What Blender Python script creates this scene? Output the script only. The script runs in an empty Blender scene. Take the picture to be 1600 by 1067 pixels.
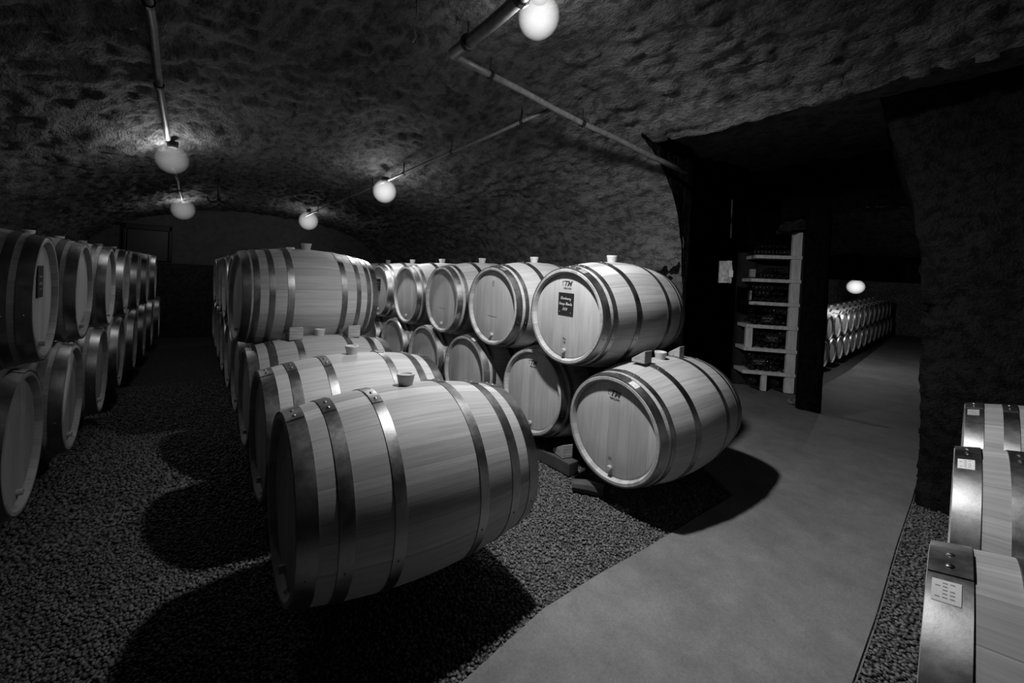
import bpy, bmesh, math, random
import numpy as np
from mathutils import Vector, Matrix, Euler

random.seed(7)
C = bpy.context.scene.collection
PI = math.pi
R = math.radians

# ------------------------------------------------------------------ camera
F_PX, PITCH, ROLL, YAW = 638.984, 0.016323, 0.046287, 0.639678
CX, CY = 754.878, 446.039
CAM = Vector((0, 0, 1.2533))
fw = Vector((math.sin(YAW)*math.cos(PITCH), math.cos(YAW)*math.cos(PITCH), -math.sin(PITCH)))
r0 = Vector((math.cos(YAW), -math.sin(YAW), 0)); u0 = r0.cross(fw)
rt = math.cos(ROLL)*r0 + math.sin(ROLL)*u0
up = -math.sin(ROLL)*r0 + math.cos(ROLL)*u0
def ray(x, y): return fw + (x-CX)/F_PX*rt - (y-CY)/F_PX*up
def at_z(x, y, z): d = ray(x, y); return CAM + d*((z-CAM.z)/d.z)
def at_x(x, y, X): d = ray(x, y); return CAM + d*((X-CAM.x)/d.x)
def at_y(x, y, Y): d = ray(x, y); return CAM + d*((Y-CAM.y)/d.y)
cd = bpy.data.cameras.new('camera'); cam = bpy.data.objects.new('camera', cd); C.objects.link(cam)
cam.matrix_world = Matrix(((rt.x, up.x, -fw.x, CAM.x), (rt.y, up.y, -fw.y, CAM.y), (rt.z, up.z, -fw.z, CAM.z), (0, 0, 0, 1)))
cd.sensor_width = 36; cd.lens = F_PX/1600*36
cd.shift_x = (800-CX)/1600; cd.shift_y = -(533.5-CY)/1600
cd.clip_start = 0.02; cd.clip_end = 100
bpy.context.scene.camera = cam

# ------------------------------------------------------------------ materials
def new_mat(name):
    m = bpy.data.materials.new(name); m.use_nodes = True
    nt = m.node_tree; nt.nodes.clear()
    out = nt.nodes.new('ShaderNodeOutputMaterial'); b = nt.nodes.new('ShaderNodeBsdfPrincipled')
    nt.links.new(b.outputs[0], out.inputs[0])
    return m, nt, b, out
class NB:
    def __init__(s, nt): s.nt = nt
    def n(s, t, **k):
        o = s.nt.nodes.new(t)
        for a, v in k.items():
            if a == 'ins':
                for i, x in v.items():
                    if hasattr(x, 'is_linked') or isinstance(x, bpy.types.NodeSocket): s.nt.links.new(x, o.inputs[i])
                    else: o.inputs[i].default_value = x
            else: setattr(o, a, v)
        return o
    def m(s, op, a, b=0.0, c=0.0):
        return s.n('ShaderNodeMath', operation=op, ins={0: a, 1: b, 2: c}).outputs[0]
    def noise(s, vec, scale, detail=3, rough=.55):
        return s.n('ShaderNodeTexNoise', ins={'Vector': vec, 'Scale': scale, 'Detail': detail, 'Roughness': rough}).outputs['Fac']
    def mapr(s, v, a, b, c, d):
        return s.n('ShaderNodeMapRange', ins={0: v, 1: a, 2: b, 3: c, 4: d}).outputs[0]
    def grey(s, v):
        return s.n('ShaderNodeCombineColor', ins={0: v, 1: v, 2: v}).outputs[0]
    def vec(s, x, y, z): return s.n('ShaderNodeCombineXYZ', ins={0: x, 1: y, 2: z}).outputs[0]

RB, RH, BL = 0.3555, 0.3005, 0.905      # barrel: bilge radius, head radius, length

def wood_staves():
    m, nt, b, out = new_mat('oak_staves'); N = NB(nt)
    tc = N.n('ShaderNodeTexCoord').outputs['Object']
    sp = N.n('ShaderNodeSeparateXYZ', ins={0: tc})
    rnd = N.n('ShaderNodeObjectInfo').outputs['Random']
    zz = N.m('SUBTRACT', sp.outputs[2], RB)
    ang = N.m('ARCTAN2', sp.outputs[1], zz)
    # unequal stave widths: warp the angle
    a2 = N.m('ADD', N.m('MULTIPLY', ang, 30/(2*PI)), N.m('MULTIPLY', N.m('SINE', N.m('MULTIPLY', ang, 5)), .45))
    idx = N.m('FLOOR', a2); fr = N.m('FRACT', a2)
    wn = N.n('ShaderNodeTexWhiteNoise', noise_dimensions='2D', ins={0: N.vec(idx, N.m('MULTIPLY', rnd, 37.0), 0.0)}).outputs[0]
    v = N.vec(N.m('MULTIPLY', sp.outputs[0], 2.2), N.m('MULTIPLY', ang, 26), N.m('MULTIPLY', wn, 50))
    g1 = N.noise(v, 1.6, 5, .65)
    v2 = N.vec(N.m('MULTIPLY', sp.outputs[0], 6), N.m('MULTIPLY', ang, 120), N.m('MULTIPLY', wn, 50))
    g2 = N.noise(v2, 2.0, 2)
    v3 = N.vec(N.m('MULTIPLY', sp.outputs[0], 1.1), N.m('MULTIPLY', ang, 7), N.m('MULTIPLY', wn, 20))
    g3 = N.noise(v3, 2.4, 2)
    base = N.mapr(wn, 0, 1, .33, .50)
    f = N.m('MULTIPLY', N.mapr(g1, .3, .7, .84, 1.1), N.mapr(g2, .3, .7, .92, 1.06))
    f = N.m('MULTIPLY', f, N.mapr(g3, .3, .7, .9, 1.08))
    d = N.m('ABSOLUTE', N.m('SUBTRACT', fr, .5))
    joint = N.mapr(d, .485, .498, 1.0, .68)
    col = N.m('MULTIPLY', N.m('MULTIPLY', base, f), joint)
    nt.links.new(N.grey(col), b.inputs['Base Color'])
    b.inputs['Roughness'].default_value = .55; b.inputs['Specular IOR Level'].default_value = .3
    bp = N.n('ShaderNodeBump', ins={'Strength': .25, 'Distance': .004, 'Height': N.m('ADD', N.m('MULTIPLY', joint, 1.0), N.m('MULTIPLY', g2, .15))})
    nt.links.new(bp.outputs[0], b.inputs['Normal'])
    return m

def wood_head():
    m, nt, b, out = new_mat('oak_head_boards'); N = NB(nt)
    tc = N.n('ShaderNodeTexCoord').outputs['Object']
    sp = N.n('ShaderNodeSeparateXYZ', ins={0: tc})
    rnd = N.n('ShaderNodeObjectInfo').outputs['Random']
    a2 = N.m('ADD', N.m('MULTIPLY', sp.outputs[1], 12.5), N.m('ADD', .5, N.m('MULTIPLY', N.m('SINE', N.m('MULTIPLY', sp.outputs[1], 21)), .2)))
    idx = N.m('FLOOR', a2); fr = N.m('FRACT', a2)
    wn = N.n('ShaderNodeTexWhiteNoise', noise_dimensions='2D', ins={0: N.vec(idx, N.m('MULTIPLY', rnd, 91.0), 0.0)}).outputs[0]
    g1 = N.noise(N.vec(N.m('MULTIPLY', sp.outputs[1], 60), N.m('MULTIPLY', sp.outputs[2], 3), N.m('MULTIPLY', wn, 40)), 1.5, 5, .6)
    g2 = N.noise(N.vec(N.m('MULTIPLY', sp.outputs[1], 9), N.m('MULTIPLY', sp.outputs[2], 2), N.m('MULTIPLY', wn, 40)), 1.5, 2)
    base = N.mapr(wn, 0, 1, .42, .53)
    f = N.m('MULTIPLY', N.mapr(g1, .3, .7, .87, 1.07), N.mapr(g2, .3, .7, .92, 1.06))
    d = N.m('ABSOLUTE', N.m('SUBTRACT', fr, .5))
    joint = N.mapr(d, .485, .498, 1.0, .72)
    nt.links.new(N.grey(N.m('MULTIPLY', N.m('MULTIPLY', base, f), joint)), b.inputs['Base Color'])
    b.inputs['Roughness'].default_value = .6; b.inputs['Specular IOR Level'].default_value = .25
    bp = N.n('ShaderNodeBump', ins={'Strength': .15, 'Distance': .003, 'Height': N.m('ADD', joint, N.m('MULTIPLY', g1, .2))})
    nt.links.new(bp.outputs[0], b.inputs['Normal'])
    return m

def steel_hoop():
    m, nt, b, out = new_mat('galvanised_hoop'); N = NB(nt)
    tc = N.n('ShaderNodeTexCoord').outputs['Object']
    sp = N.n('ShaderNodeSeparateXYZ', ins={0: tc})
    rnd = N.n('ShaderNodeObjectInfo').outputs['Random']
    v = N.n('ShaderNodeVectorMath', operation='ADD', ins={0: tc, 1: N.vec(N.m('MULTIPLY', rnd, 9.), 0., 0.)}).outputs[0]
    g = N.noise(v, 9, 4, .6); g2 = N.noise(v, 60, 3, .7)
    nt.links.new(N.grey(N.m('MULTIPLY', N.mapr(g, .3, .7, .24, .38), N.mapr(g2, .3, .7, .88, 1.08))), b.inputs['Base Color'])
    b.inputs['Metallic'].default_value = 1
    nt.links.new(N.m('ADD', N.mapr(g, .3, .7, .30, .46), N.m('MULTIPLY', g2, .06)), b.inputs['Roughness'])
    bp = N.n('ShaderNodeBump', ins={'Strength': .06, 'Distance': .003, 'Height': g2})
    nt.links.new(bp.outputs[0], b.inputs['Normal'])
    return m

def plain(name, v, rough=.6, metal=0., spec=.4, var=.12, scale=30, bump=.0, stretch=(1, 1, 1)):
    m, nt, b, out = new_mat(name); N = NB(nt)
    tc = N.n('ShaderNodeTexCoord').outputs['Object']
    mp = N.n('ShaderNodeMapping', ins={0: tc}); mp.inputs['Scale'].default_value = stretch
    g = N.noise(mp.outputs[0], scale, 4, .6)
    nt.links.new(N.grey(N.mapr(g, .3, .7, v*(1-var), v*(1+var))), b.inputs['Base Color'])
    b.inputs['Roughness'].default_value = rough; b.inputs['Metallic'].default_value = metal
    b.inputs['Specular IOR Level'].default_value = spec
    if bump:
        bp = N.n('ShaderNodeBump', ins={'Strength': bump, 'Distance': .004, 'Height': g})
        nt.links.new(bp.outputs[0], b.inputs['Normal'])
    return m

def rock(name, v, scale=1.0, stretch=(1, 1, 1), bump=1.0, contrast=1.0, spec=.35):
    m, nt, b, out = new_mat(name); N = NB(nt)
    tc = N.n('ShaderNodeTexCoord').outputs['Object']
    mp = N.n('ShaderNodeMapping', ins={0: tc}); mp.inputs['Scale'].default_value = stretch
    p = mp.outputs[0]
    g1 = N.noise(p, 2.2*scale, 6, .65); g2 = N.noise(p, 14*scale, 6, .7); g3 = N.noise(p, 60*scale, 3, .6)
    col = N.m('MULTIPLY', N.mapr(g1, .35, .65, v*(1-.25*contrast), v*(1+.25*contrast)), N.mapr(g2, .40, .54, 1-.6*contrast, 1+.15*contrast))
    nt.links.new(N.grey(col), b.inputs['Base Color'])
    b.inputs['Roughness'].default_value = .8; b.inputs['Specular IOR Level'].default_value = spec
    h = N.m('ADD', N.m('MULTIPLY', g2, .7), N.m('MULTIPLY', g3, .35))
    bp = N.n('ShaderNodeBump', ins={'Strength': bump, 'Distance': .055, 'Height': h})
    nt.links.new(bp.outputs[0], b.inputs['Normal'])
    return m

def gravel_mat(name, v, bedding):
    m, nt, b, out = new_mat(name); N = NB(nt)
    if bedding:
        tc = N.n('ShaderNodeTexCoord').outputs['Object']
        vo = N.n('ShaderNodeTexVoronoi', ins={'Vector': tc, 'Scale': 62.})
        g = N.n('ShaderNodeSeparateColor', ins={0: vo.outputs['Color']}).outputs[0]
        nt.links.new(N.grey(N.m('MULTIPLY', N.mapr(g, 0, 1, v*.45, v*1.5), N.mapr(vo.outputs['Distance'], .2, .75, 1.0, .35))), b.inputs['Base Color'])
        bp = N.n('ShaderNodeBump', invert=True, ins={'Strength': 1., 'Distance': .012, 'Height': vo.outputs['Distance']})
        nt.links.new(bp.outputs[0], b.inputs['Normal'])
    else:
        g = N.n('ShaderNodeNewGeometry').outputs['Random Per Island']
        tc = N.n('ShaderNodeTexCoord').outputs['Object']
        n2 = N.noise(tc, 160, 2)
        nt.links.new(N.grey(N.m('MULTIPLY', N.mapr(g, 0, 1, v*.45, v*1.6), N.mapr(n2, .3, .7, .8, 1.15))), b.inputs['Base Color'])
    b.inputs['Roughness'].default_value = .6; b.inputs['Specular IOR Level'].default_value = .4
    return m

def concrete():
    m, nt, b, out = new_mat('worn_concrete'); N = NB(nt)
    tc = N.n('ShaderNodeTexCoord').outputs['Object']
    g1 = N.noise(tc, 1.6, 4, .6); g2 = N.noise(tc, 120, 4, .75); g3 = N.noise(tc, 9, 5, .6)
    vo = N.n('ShaderNodeTexVoronoi', ins={'Vector': tc, 'Scale': 90.})
    sp = N.mapr(vo.outputs['Distance'], .06, .12, 1.0, 0.)
    wsp = N.n('ShaderNodeSeparateColor', ins={0: vo.outputs['Color']}).outputs[0]
    spk = N.m('MULTIPLY', sp, N.m('GREATER_THAN', wsp, .82))
    col = N.m('MULTIPLY', N.mapr(g1, .35, .65, .145, .20), N.m('MULTIPLY', N.mapr(g2, .3, .7, .78, 1.2), N.mapr(g3, .3, .7, .85, 1.12)))
    col = N.m('ADD', col, N.m('MULTIPLY', spk, .22))
    nt.links.new(N.grey(col), b.inputs['Base Color'])
    b.inputs['Roughness'].default_value = .7; b.inputs['Specular IOR Level'].default_value = .3
    bp = N.n('ShaderNodeBump', ins={'Strength': .25, 'Distance': .004, 'Height': g2})
    nt.links.new(bp.outputs[0], b.inputs['Normal'])
    return m

def lamp_glass(name, strength):
    m = bpy.data.materials.new(name); m.use_nodes = True; nt = m.node_tree; nt.nodes.clear(); N = NB(nt)
    out = nt.nodes.new('ShaderNodeOutputMaterial')
    lw = N.n('ShaderNodeLayerWeight', ins={'Blend': .5}).outputs['Facing']
    k = N.m('POWER', N.m('SUBTRACT', 1.0, lw), 1.5)
    em = N.n('ShaderNodeEmission', ins={'Strength': N.m('MULTIPLY', k, strength)})
    tr = N.n('ShaderNodeBsdfTransparent')
    ad = N.n('ShaderNodeAddShader', ins={0: em.outputs[0], 1: tr.outputs[0]})
    nt.links.new(ad.outputs[0], out.inputs[0])
    return m

M = dict(
    staves=wood_staves(), head=wood_head(), hoop=steel_hoop(),
    bung=plain('silicone_bung', .52, .45, var=.04), peg=plain('pale_peg_wood', .42, .6, var=.2, scale=40),
    timber=plain('sawn_timber', .34, .7, var=.3, scale=12, bump=.3, stretch=(1, 1, 6)),
    beam=plain('old_beam_timber', .055, .8, var=.3, scale=12, bump=.3),
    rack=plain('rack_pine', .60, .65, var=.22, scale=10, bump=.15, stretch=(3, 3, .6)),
    rack_side=plain('rack_side_board', .015, .8, var=.3, scale=10),  # board colour near black, standing for the shade inside the rack
    ink=plain('stamp_ink', .05, .8, var=.1), slate=plain('slate', .012, .7, var=.3, scale=40),
    chalk=plain('white_chalk', .75, .9, var=.1, scale=60), paper=plain('white_paper', .78, .8, var=.03),
    print=plain('label_print', .4, .8), glass=plain('dark_bottle_glass', .014, .14, spec=.8, var=.2),
    vault=rock('chiselled_vault_rock', .09, 1.0, (1, .6, 1), 1.0), pier=rock('shade_darkened_rock', .013, 1.3, (1, 1, 1), 1.0, spec=.1),  # pier rock is darkened in colour to stand for shade
    dim=rock('shade_dimmed_rock', .078, 1.0, (1, .6, 1), 1.0), shade_stone=rock('shade_black_stone', .006, 1.3, spec=.05), tunnel=rock('tunnel_rock', .22, 1.0, (.6, 1, 1.4), .9),  # crossing rock and black stone carry shade in their colour
    plaster=rock('grey_plaster', .075, .7, (1, 1, 1), .12, .35), stone=rock('rough_stone', .035, 1.5),
    gravel_bed=gravel_mat('gravel_bed', .08, True), gravel=gravel_mat('gravel_pebbles', .11, False),
    concrete=concrete(), pipe=plain('dull_conduit', .11, .5, .2, var=.3, scale=25), iron=plain('black_iron', .02, .5, .6),
    door=plain('dark_door_wood', .02, .45, var=.3, scale=10, stretch=(8, 1, 1)), lit_stone=plain('light_painted_stone', .42, .9, var=.5, scale=24, bump=.8),  # block stone made pale: light on the wall edge put into its colour
    white=plain('white_plastic', .5, .5, var=.05),
)

# ------------------------------------------------------------------ helpers
def link(name, me, mat, parent=None, smooth=True, loc=None):
    o = bpy.data.objects.new(name, me); C.objects.link(o)
    if mat:
        if len(me.materials) == 0: me.materials.append(mat)
    if parent: o.parent = parent
    if loc is not None: o.location = loc
    if smooth:
        me.polygons.foreach_set('use_smooth', [True]*len(me.polygons))
    return o
def from_bm(name, bm, mat, parent=None, smooth=False, sharp=None):
    me = bpy.data.meshes.new(name); bm.to_mesh(me); bm.free()
    o = link(name, me, mat, parent, smooth)
    if sharp is not None: me.set_sharp_from_angle(angle=R(sharp))
    return o
def tag(o, label, cat, group=None, kind=None):
    o['label'] = label; o['category'] = cat
    if group: o['group'] = group
    if kind: o['kind'] = kind
    return o
def struct(o): o['kind'] = 'structure'; return o
def empty(name, loc, rot=(0, 0, 0)):
    o = bpy.data.objects.new(name, None); C.objects.link(o); o.location = loc; o.rotation_euler = rot
    o.empty_display_size = .1
    return o
def lathe(bm, prof, axis='X', seg=64, org=(0, 0, 0), closed=False, a0=0., a1=2*PI):
    """prof: list of (s, radius) along axis; builds a surface of revolution"""
    full = abs(a1-a0-2*PI) < 1e-6
    n = seg if full else seg+1
    rings = []
    for s, r in prof:
        ring = []
        for k in range(n):
            a = a0+(a1-a0)*k/seg
            if axis == 'X': p = (s, r*math.sin(a), r*math.cos(a))
            else: p = (r*math.cos(a), r*math.sin(a), s)
            ring.append(bm.verts.new((p[0]+org[0], p[1]+org[1], p[2]+org[2])))
        rings.append(ring)
    m = len(rings)
    for i in range(m if closed else m-1):
        A, B = rings[i], rings[(i+1) % m]
        for k in range(seg):
            k2 = (k+1) % n
            bm.faces.new((A[k], A[k2], B[k2], B[k]))
    return rings
def box(bm, c, d, rz=0., bev=0., rot=None):
    r = bmesh.ops.create_cube(bm, size=1.0)
    mat = Matrix.Translation(c) @ (rot.to_4x4() if rot else Matrix.Rotation(rz, 4, 'Z')) @ Matrix.Diagonal((d[0], d[1], d[2], 1))
    bmesh.ops.transform(bm, matrix=mat, verts=r['verts'])
    if bev:
        es = list({e for v in r['verts'] for e in v.link_edges})
        bmesh.ops.bevel(bm, geom=es, offset=bev, segments=2, affect='EDGES', profile=.6)
def tube(bm, pts, rad, seg=10):
    pts = [Vector(p) for p in pts]; prev = None
    for i, p in enumerate(pts):
        t = (pts[min(i+1, len(pts)-1)]-pts[max(i-1, 0)]).normalized()
        a = Vector((0, 0, 1)) if abs(t.z) < .9 else Vector((1, 0, 0))
        u = t.cross(a).normalized(); v = t.cross(u)
        rr = rad[i] if isinstance(rad, (list, tuple)) else rad
        ring = [bm.verts.new(p+u*rr*math.cos(2*PI*k/seg)+v*rr*math.sin(2*PI*k/seg)) for k in range(seg)]
        if prev:
            for k in range(seg): bm.faces.new((prev[k], prev[(k+1) % seg], ring[(k+1) % seg], ring[k]))
        else: bm.faces.new(ring[::-1])
        prev = ring
    bm.faces.new(prev)
    bmesh.ops.recalc_face_normals(bm, faces=bm.faces[:])

# value noise, numpy
def vnoise(x, y, seed=0):
    xi = np.floor(x).astype(np.int64); yi = np.floor(y).astype(np.int64); xf = x-xi; yf = y-yi
    def h(a, b):
        n = (a*374761393 + b*668265263 + seed*974634777) & 0x7fffffff
        n = ((n ^ (n >> 13))*1274126177) & 0x7fffffff
        n = n ^ (n >> 16)
        return (n & 0xffff)/65535.0
    u = xf*xf*(3-2*xf); v = yf*yf*(3-2*yf)
    return (h(xi, yi)*(1-u)+h(xi+1, yi)*u)*(1-v)+(h(xi, yi+1)*(1-u)+h(xi+1, yi+1)*u)*v
def fbm(x, y, o=4, seed=0, ridge=False):
    s = 0; a = 1; t = 0
    for i in range(o):
        n = vnoise(x*2**i+13.7*i, y*2**i+7.1*i, seed+i)
        if ridge: n = 1-np.abs(2*n-1)
        s = s+a*n; t += a; a *= .5
    return s/t-.5
def rockiness(a, b, amp, seed):
    """chiselled relief over surface coordinates a (across), b (along), in metres"""
    d = fbm(a*1.1, b*1.1, 3, seed)*1.6*amp
    d = d+fbm(a*6, b*3.6, 3, seed+11, True)*.9*amp
    d = d+fbm(a*15, b*9, 3, seed+41, True)*.95*amp
    c = np.clip(fbm(a*4.2, b*2.4, 3, seed+23)-.10, 0, 1)
    return d-c*2.2*amp
def grid_mesh(name, P, mat, parent=None, flip=False):
    h, w, _ = P.shape
    me = bpy.data.meshes.new(name)
    idx = np.arange(h*w).reshape(h, w)
    q = np.stack([idx[:-1, :-1], idx[:-1, 1:], idx[1:, 1:], idx[1:, :-1]], -1).reshape(-1, 4)
    if flip: q = q[:, ::-1]
    me.vertices.add(h*w); me.vertices.foreach_set('co', P.reshape(-1).astype(np.float32))
    me.loops.add(q.size); me.loops.foreach_set('vertex_index', q.reshape(-1).astype(np.int32))
    me.polygons.add(len(q)); me.polygons.foreach_set('loop_start', np.arange(0, q.size, 4, dtype=np.int32))
    me.polygons.foreach_set('loop_total', np.full(len(q), 4, np.int32))
    me.update(calc_edges=True); me.validate()
    return link(name, me, mat, parent)
def resample(pts, n):
    p = np.array(pts, float); s = np.r_[0, np.cumsum(np.linalg.norm(np.diff(p, axis=0), axis=1))]
    # smooth (Catmull-like) resample
    u = np.linspace(0, s[-1], n); q = np.stack([np.interp(u, s, p[:, i]) for i in range(p.shape[1])], 1)
    k = max(1, n//28)
    for _ in range(3):
        z = np.pad(q, ((k, k), (0, 0)), mode='edge')
        c = np.stack([np.convolve(z[:, i], np.ones(2*k+1)/(2*k+1), 'valid') for i in range(q.shape[1])], 1)
        c[0], c[-1] = q[0], q[-1]; q = c
    return q
def rock_sheet(name, fn, na, nb, amp, seed, mat, la, lb):
    """fn(u,v)->point grid; relief is added along the numeric normal"""
    u = np.linspace(0, 1, na); v = np.linspace(0, 1, nb)
    P = fn(u, v)
    du = np.gradient(P, axis=0); dv = np.gradient(P, axis=1)
    n = np.cross(du, dv); n /= np.linalg.norm(n, axis=2, keepdims=True)+1e-9
    a, b = np.meshgrid(u*la, v*lb, indexing='ij')
    P = P+n*rockiness(a, b, amp, seed)[..., None]
    return grid_mesh(name, P, mat)
def planar(p00, p10, p01, p11):
    p00, p10, p01, p11 = [np.array(p, float) for p in (p00, p10, p01, p11)]
    def fn(u, v):
        U = u[:, None, None]; V = v[None, :, None]
        return p00*(1-U)*(1-V)+p10*U*(1-V)+p01*(1-U)*V+p11*U*V
    return fn

# ------------------------------------------------------------------ the cellar
front = [(-1.75, -.3), (-1.78, .5), (-1.8, 1.0), (-1.55, 1.62), (-1.0, 2.2), (-.1, 2.58), (.6, 2.68), (1.4, 2.71), (2.5, 2.63), (3.2, 2.45), (3.6, 2.05), (3.75, 1.3), (3.78, .5), (3.78, -.3)]
back = [(-1.5, -.3), (-1.5, .5), (-1.45, 1.0), (-1.24, 1.62), (-.72, 1.96), (.15, 2.2), (.65, 2.28), (1.5, 2.31), (2.6, 2.17), (3.47, 1.86), (3.72, 1.4), (3.78, .9), (3.78, .4), (3.78, -.3)]
cross = [(2.7, 2.70), (3.0, 2.62), (3.4, 2.55), (3.9, 2.53), (4.6, 2.6), (5.6, 2.7), (6.9, 2.8)]
Y0, Y1, YC = -2.6, 9.2, 1.93
def vault_fn(u, v):
    A, B = resample(front, len(u)), resample(back, len(u))
    out = np.zeros((len(u), len(v), 3))
    for j, t in enumerate(v):
        y = Y0+(Y1-Y0)*t; k = np.interp(y, [2.0, 4.4, Y1], [0, .8, 1]); p = A*(1-k)+B*k
        out[:, j, 0] = p[:, 0]; out[:, j, 2] = p[:, 1]; out[:, j, 1] = y
    return out
def cross_fn(u, v):
    X = resample(cross, len(u)); out = np.zeros((len(u), len(v), 3))
    out[:, :, 0] = X[:, None, 0]; out[:, :, 2] = X[:, None, 1]; out[:, :, 1] = (Y0+(YC+.07-Y0)*v)[None, :]
    return out
def lunette(u, v):
    A = resample(front, 200); A = A[(A[:, 0] > 2.95) & (A[:, 1] > .6)]; A = A[np.linspace(0, len(A)-1, len(u)).astype(int)]
    X = resample(cross, 200); zt = np.interp(A[:, 0], X[:, 0], X[:, 1])
    out = np.zeros((len(u), len(v), 3)); out[:, :, 0] = A[:, None, 0]; out[:, :, 1] = YC
    out[:, :, 2] = (A[:, 1]-.02)[:, None]*(1-v)+(zt+.03)[:, None]*v; return out
VA = struct(rock_sheet('ceiling', vault_fn, 330, 470, .05, 3, M['vault'], 8.5, 11.8))
bm = bmesh.new(); bm.from_mesh(VA.data)
gone = [f for f in bm.faces if f.calc_center_median().y < YC and f.calc_center_median().x > 3.12]
bmesh.ops.delete(bm, geom=gone, context='FACES'); bm.to_mesh(VA.data); bm.free()
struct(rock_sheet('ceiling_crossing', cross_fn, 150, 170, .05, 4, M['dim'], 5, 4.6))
struct(rock_sheet('trim_4', lunette, 60, 30, .012, 6, M['shade_stone'], 3, 1))
struct(rock_sheet('wall_back', planar((-2.2, 8.95, -.1), (4.2, 8.95, -.1), (-2.2, 8.95, 2.7), (4.2, 8.95, 2.7)), 60, 30, .012, 5, M['plaster'], 6, 2.7))
struct(rock_sheet('trim_1', planar((-2.2, 8.78, -.1), (4.2, 8.78, -.1), (-2.2, 8.84, 1.27), (4.2, 8.84, 1.27)), 150, 60, .035, 8, M['stone'], 6, 1.4))
struct(rock_sheet('wall_front', planar((-2.6, -2.5, -.3), (7.2, -2.5, -.3), (-2.6, -2.5, 3.4), (7.2, -2.5, 3.4)), 60, 30, .04, 9, M['vault'], 9, 3.4))
# right-hand pier between the barrels and the passage
prof = [(0., -.3), (0., .1), (.02, .9), (.05, 1.6), (.13, 2.0), (.22, 2.3), (.33, 2.75), (.40, 3.2)]
def pier_y(x): return .375+.10*(x-3.65)
def pier_side(u, v):
    q = resample(prof, len(u)); out = np.zeros((len(u), len(v), 3)); x = 3.65+(5.75-3.65)*v
    out[:, :, 0] = x[None, :]; out[:, :, 1] = pier_y(x)[None, :]+q[:, None, 0]; out[:, :, 2] = q[:, None, 1]; return out
def pier_face(u, v):
    q = resample(prof, len(u)); out = np.zeros((len(u), len(v), 3))
    out[:, :, 0] = 3.65-.2*v[None, :]**2+.12*v[None, :]; out[:, :, 1] = (.375+q[:, None, 0])*(1-v[None, :])+(-2.6)*v[None, :]; out[:, :, 2] = q[:, None, 1]; return out
def pier_fn(u, v):
    k = v < .4
    a = pier_side(u, 1-v[k]/v[k].max()); b = pier_face(u, (v[~k]-v[~k].min())/(1-v[~k].min())*.97+.03)
    return np.concatenate([a, b], axis=1)
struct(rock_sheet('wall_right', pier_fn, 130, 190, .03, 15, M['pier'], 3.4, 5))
# the recess behind the wine rack and the stub of wall left of the tunnel mouth
def poly_wall(pts, z0, z1):
    p = np.array(pts, float)
    def fn(u, v):
        s = np.r_[0, np.cumsum(np.linalg.norm(np.diff(p, axis=0), axis=1))]; t = u*s[-1]
        xy = np.stack([np.interp(t, s, p[:, 0]), np.interp(t, s, p[:, 1])], 1)
        out = np.zeros((len(u), len(v), 3)); out[:, :, :2] = xy[:, None, :]; out[:, :, 2] = z0+(z1-z0)*v[None, :]; return out
    return fn
struct(rock_sheet('wall_recess', poly_wall([(3.74, 2.3), (3.76, 1.93), (4.6, 2.35), (5.4, 2.80), (5.95, 2.85), (6.6, 2.1), (6.75, 1.75)], -.2, 3.3), 110, 80, .03, 21, M['shade_stone'], 4, 3.3))
struct(rock_sheet('wall_pillar', poly_wall([(6.65, 1.85), (6.0, 1.62), (5.44, 1.50), (5.40, 1.45), (5.49, 1.31), (5.54, 1.30), (6.0, 1.43), (6.70, 1.66), (6.65, 1.85)], -.75, 3.3), 100, 100, .010, 22, M['shade_stone'], 2.6, 3.3))
# tunnel beyond
TD = Vector((.99983, .0182, 0)); TN = Vector((.0182, -.99983, 0))
struct(rock_sheet('wall_tunnel_left', poly_wall([(6.6, 1.75), (8.8, 2.7), (11.5, 4.05), (15, 4.1), (22.5, 4.3)], -1.1, 2.4), 150, 50, .05, 31, M['tunnel'], 16, 3.4))
struct(rock_sheet('wall_tunnel_right', poly_wall([(5.6, .52), (7.5, .72), (11, 1.05), (16, 1.6), (22.5, 2.2)], -1.1, 2.4), 160, 50, .05, 32, M['tunnel'], 17, 3.4))
struct(rock_sheet('wall_tunnel_end', planar((22.3, 4.6, -1), (22.3, 1.6, -1), (22.3, 4.6, 2.3), (22.3, 1.6, 2.3)), 40, 30, .05, 33, M['tunnel'], 3, 3))
def tun_ceil(u, v):
    out = np.zeros((len(u), len(v), 3)); x = 9.0+13.5*u
    out[:, :, 0] = x[:, None]; y0 = np.interp(x, [9, 11.5, 22.5], [3.2, 4.3, 4.5]); y1 = np.interp(x, [9, 22.5], [.6, 1.9])
    out[:, :, 1] = y0[:, None]*(1-v)+y1[:, None]*v
    out[:, :, 2] = 1.58+.40*np.sin(PI*v)[None, :]*np.clip((x[:, None]-9)/1.5, 0, 1)+.012*(x[:, None]-9)
    return out
struct(rock_sheet('ceiling_tunnel', tun_ceil, 130, 60, .05, 34, M['tunnel'], 13, 4))
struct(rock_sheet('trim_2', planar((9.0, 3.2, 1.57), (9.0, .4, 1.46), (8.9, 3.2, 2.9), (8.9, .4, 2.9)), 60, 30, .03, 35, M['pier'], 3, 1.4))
def pas_ceil(u, v):
    out = np.zeros((len(u), len(v), 3)); x = 5.5+3.6*u
    out[:, :, 0] = x[:, None]; y0 = np.interp(x, [5.5, 9.1], [1.75, 3.2]); y1 = np.interp(x, [5.5, 9.1], [.4, .5])
    out[:, :, 1] = y0[:, None]*(1-v)+y1[:, None]*v; out[:, :, 2] = 2.2-.3*np.abs(v[None, :]-.5)-.07*(x[:, None]-5.5); return out
struct(rock_sheet('ceiling_passage', pas_ceil, 70, 50, .05, 36, M['tunnel'], 3.6, 2.4))
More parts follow.
